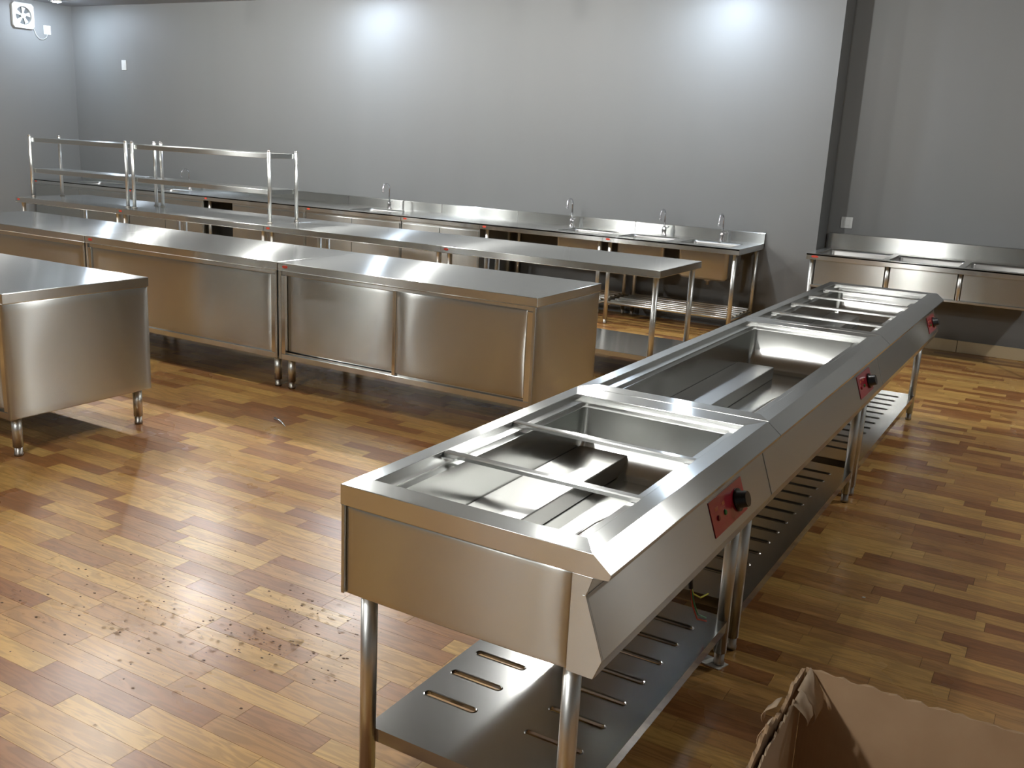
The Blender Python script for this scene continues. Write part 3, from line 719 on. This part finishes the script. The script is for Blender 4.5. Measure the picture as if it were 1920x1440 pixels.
# ---------------------------------------------------------------- cardboard box
BX, BY, BH = 3.835, -2.425, .50
bx = empty('cardboard_box', (BX+.45, BY-.5, 0)); tag(bx, 'open brown cardboard box with torn ragged top edge, bottom right corner', 'box')
def torn(x0, y0, x1, y1, hfun, th, name, mat, n=60, z0=0.0, parent=bx):
    """upright board between two floor points, its top edge ragged"""
    mb = MB(); bm = mb.bm; o = Vector((BX+.45, BY-.5, 0))
    d = Vector((x1-x0, y1-y0, 0)); nrm = Vector((-d.y, d.x, 0)).normalized()*th
    cols = []
    for k in range(n+1):
        s = k/n; p = Vector((x0, y0, 0))+d*s-o; h = hfun(s)
        cols.append([bm.verts.new(p+Vector((0, 0, z0))), bm.verts.new(p+Vector((0, 0, h))), bm.verts.new(p+nrm+Vector((0, 0, h-.003*math.sin(k*2.1)))), bm.verts.new(p+nrm+Vector((0, 0, z0)))])
    for A, B in zip(cols, cols[1:]):
        for i in range(4): bm.faces.new([A[i], B[i], B[(i+1) % 4], A[(i+1) % 4]])
    bm.faces.new(cols[0]); bm.faces.new(cols[-1][::-1])
    return build(mb, name, M[mat], parent)
rb = random.Random(5)
jag = [rb.random() for _ in range(200)]
def far_h(s): k = int(s*60); return BH+.004*jag[k]-.002*math.sin(s*9)+(.004 if .1 < s < .35 and k % 3 == 0 else 0)
def side_h(s): k = int(s*60); return BH+.006-.012*jag[k+60]+.010*math.sin(s*21)*(1 if s > .12 else .3)
torn(BX, BY, BX+.95, BY-.02, far_h, .006, 'back_flap_wall', 'card')
torn(BX-.002, BY-.8, BX-.002, BY+.006, lambda s: side_h(1-s), .007, 'side_wall', 'card')
torn(BX+.012, BY-.8, BX+.012, BY-.13, lambda s: BH-.012+.012*jag[int(s*60)+30], .004, 'loose_inner_liner', 'card_light')
torn(BX+.95, BY-.02, BX+.95, BY-.98, lambda s: BH, .006, 'side_wall', 'card', 6)
torn(BX, BY-.98, BX+.95, BY-.98, lambda s: BH*.96, .006, 'front_wall', 'card', 6)
build(MB().box(-.45, .5, -.48, .5, .001, .008), 'base_board', M['card'], bx)
# curled shreds of torn liner paper on the ragged edge
def shred(x, y, z, w, h, tilt, curl, name='torn_liner'):
    mb = MB(); bm = mb.bm; o = Vector((BX+.45, BY-.5, 0)); n = 6; cols = []
    for i in range(n+1):
        s = i/n; dz = -h*s; dx = curl*math.sin(s*2.4)*.03; ww = w*(1-.55*s)+.004*jag[i+int(x*50) % 90]
        c = Vector((x+dx+tilt*s, y, z+dz))-o
        cols.append([bm.verts.new(c+Vector((0, -ww/2, 0))), bm.verts.new(c+Vector((.003*jag[i], ww/2, .006*jag[i+9])))])
    for A, B in zip(cols, cols[1:]): f = bm.faces.new([A[0], A[1], B[1], B[0]]); f.smooth = True
    ob = build(mb, name, M['card_light'], bx); md = ob.modifiers.new('t', 'SOLIDIFY'); md.thickness = .0012
shred(BX+.008, BY-.05, BH+.002, .10, .085, .014, 1.0)
shred(BX+.010, BY-.12, BH-.004, .06, .05, .02, .6)
shred(BX-.008, BY-.2, BH+.018, .035, .05, -.012, -.7)
shred(BX-.006, BY-.27, BH+.012, .03, .06, -.006, -.5)
# ---------------------------------------------------------------- litter and water on the floor
s = build(MB().tube([(0, 0, .006), (.05, -.012, .006), (.09, -.035, .004), (.15, -.075, .003)], .006, 8, rs=[.01, .007, .005, .002]), 'metal_clip', M['chrome'], loc=(.455, -.515, 0))
tag(s, 'small shiny metal clip lying on the open floor before the cabinets', 'clip')
mb = MB(); mb.prism([(0, 0), (.11, -.02), (.125, .03), (.05, .05), (.01, .035)], 'z', .0, .003)
s = build(mb, 'paper_scrap', M['paper'], loc=(3.33, -1.66, 0)); tag(s, 'pale paper scrap under the front leg of the nearest food warmer', 'paper')
mb = MB(); mb.prism([(0, 0), (.012, .002), (.012, .012), (.002, .01)], 'z', 0, .002)
s = build(mb, 'paper_bit', M['paper'], loc=(3.72, -.86, 0)); tag(s, 'tiny white paper bit on the floor right of the middle warmer', 'paper')
def drops(name, pts, mat, flat, loc=(0, 0, 0)):
    vv, ff = [], []
    for (x, y, r) in pts:
        n = len(vv); k = 8; ph = rb.random()*6; st = 1+rb.random()*.8
        for j in range(k):
            a = 2*PI*j/k+ph; q = r*(.75+.4*rb.random()); vv.append((x+q*st*math.cos(a), y+q*math.sin(a), .0002))
        for j in range(k):
            a = 2*PI*j/k+ph; q = r*.6; vv.append((x+q*st*math.cos(a), y+q*math.sin(a), r*flat*.8))
        vv.append((x, y, r*flat))
        for j in range(k):
            j2 = (j+1) % k; ff.append((n+j, n+j2, n+k+j2, n+k+j)); ff.append((n+k+j, n+k+j2, n+2*k))
    me = bpy.data.meshes.new(name); me.from_pydata(vv, [], ff); me.materials.append(M[mat])
    for p_ in me.polygons: p_.use_smooth = True
    return link(name, me, None, loc)
clusters = [((2.18, -2.13), .12, 40), ((2.12, -2.38), .14, 46), ((1.72, -2.42), .16, 30), ((1.35, -2.62), .16, 24), ((1.62, -2.12), .25, 26), ((1.98, -2.6), .2, 24), ((2.35, -2.3), .16, 24), ((1.3, -2.35), .2, 14)]
wp, cp_ = [], []
for (c_, sp, n) in clusters:
    for i in range(n*2):
        x, y = rb.gauss(c_[0], sp), rb.gauss(c_[1], sp*.55)
        wp.append((x, y, .0022+.006*rb.random()**2))
        if rb.random() < .7: cp_.append((rb.gauss(c_[0], sp), rb.gauss(c_[1], sp*.5), .0012+.0035*rb.random()**2))
o = drops('water_droplets', wp+cp_, 'water', .5)
o.data.materials.append(M['crumb'])
for i_, p_ in enumerate(o.data.polygons):
    if i_//16 >= len(wp): p_.material_index = 1
tag(o, 'scattered water drops and dark dirt specks on the floor left of the nearest warmer', 'spill', kind='stuff')
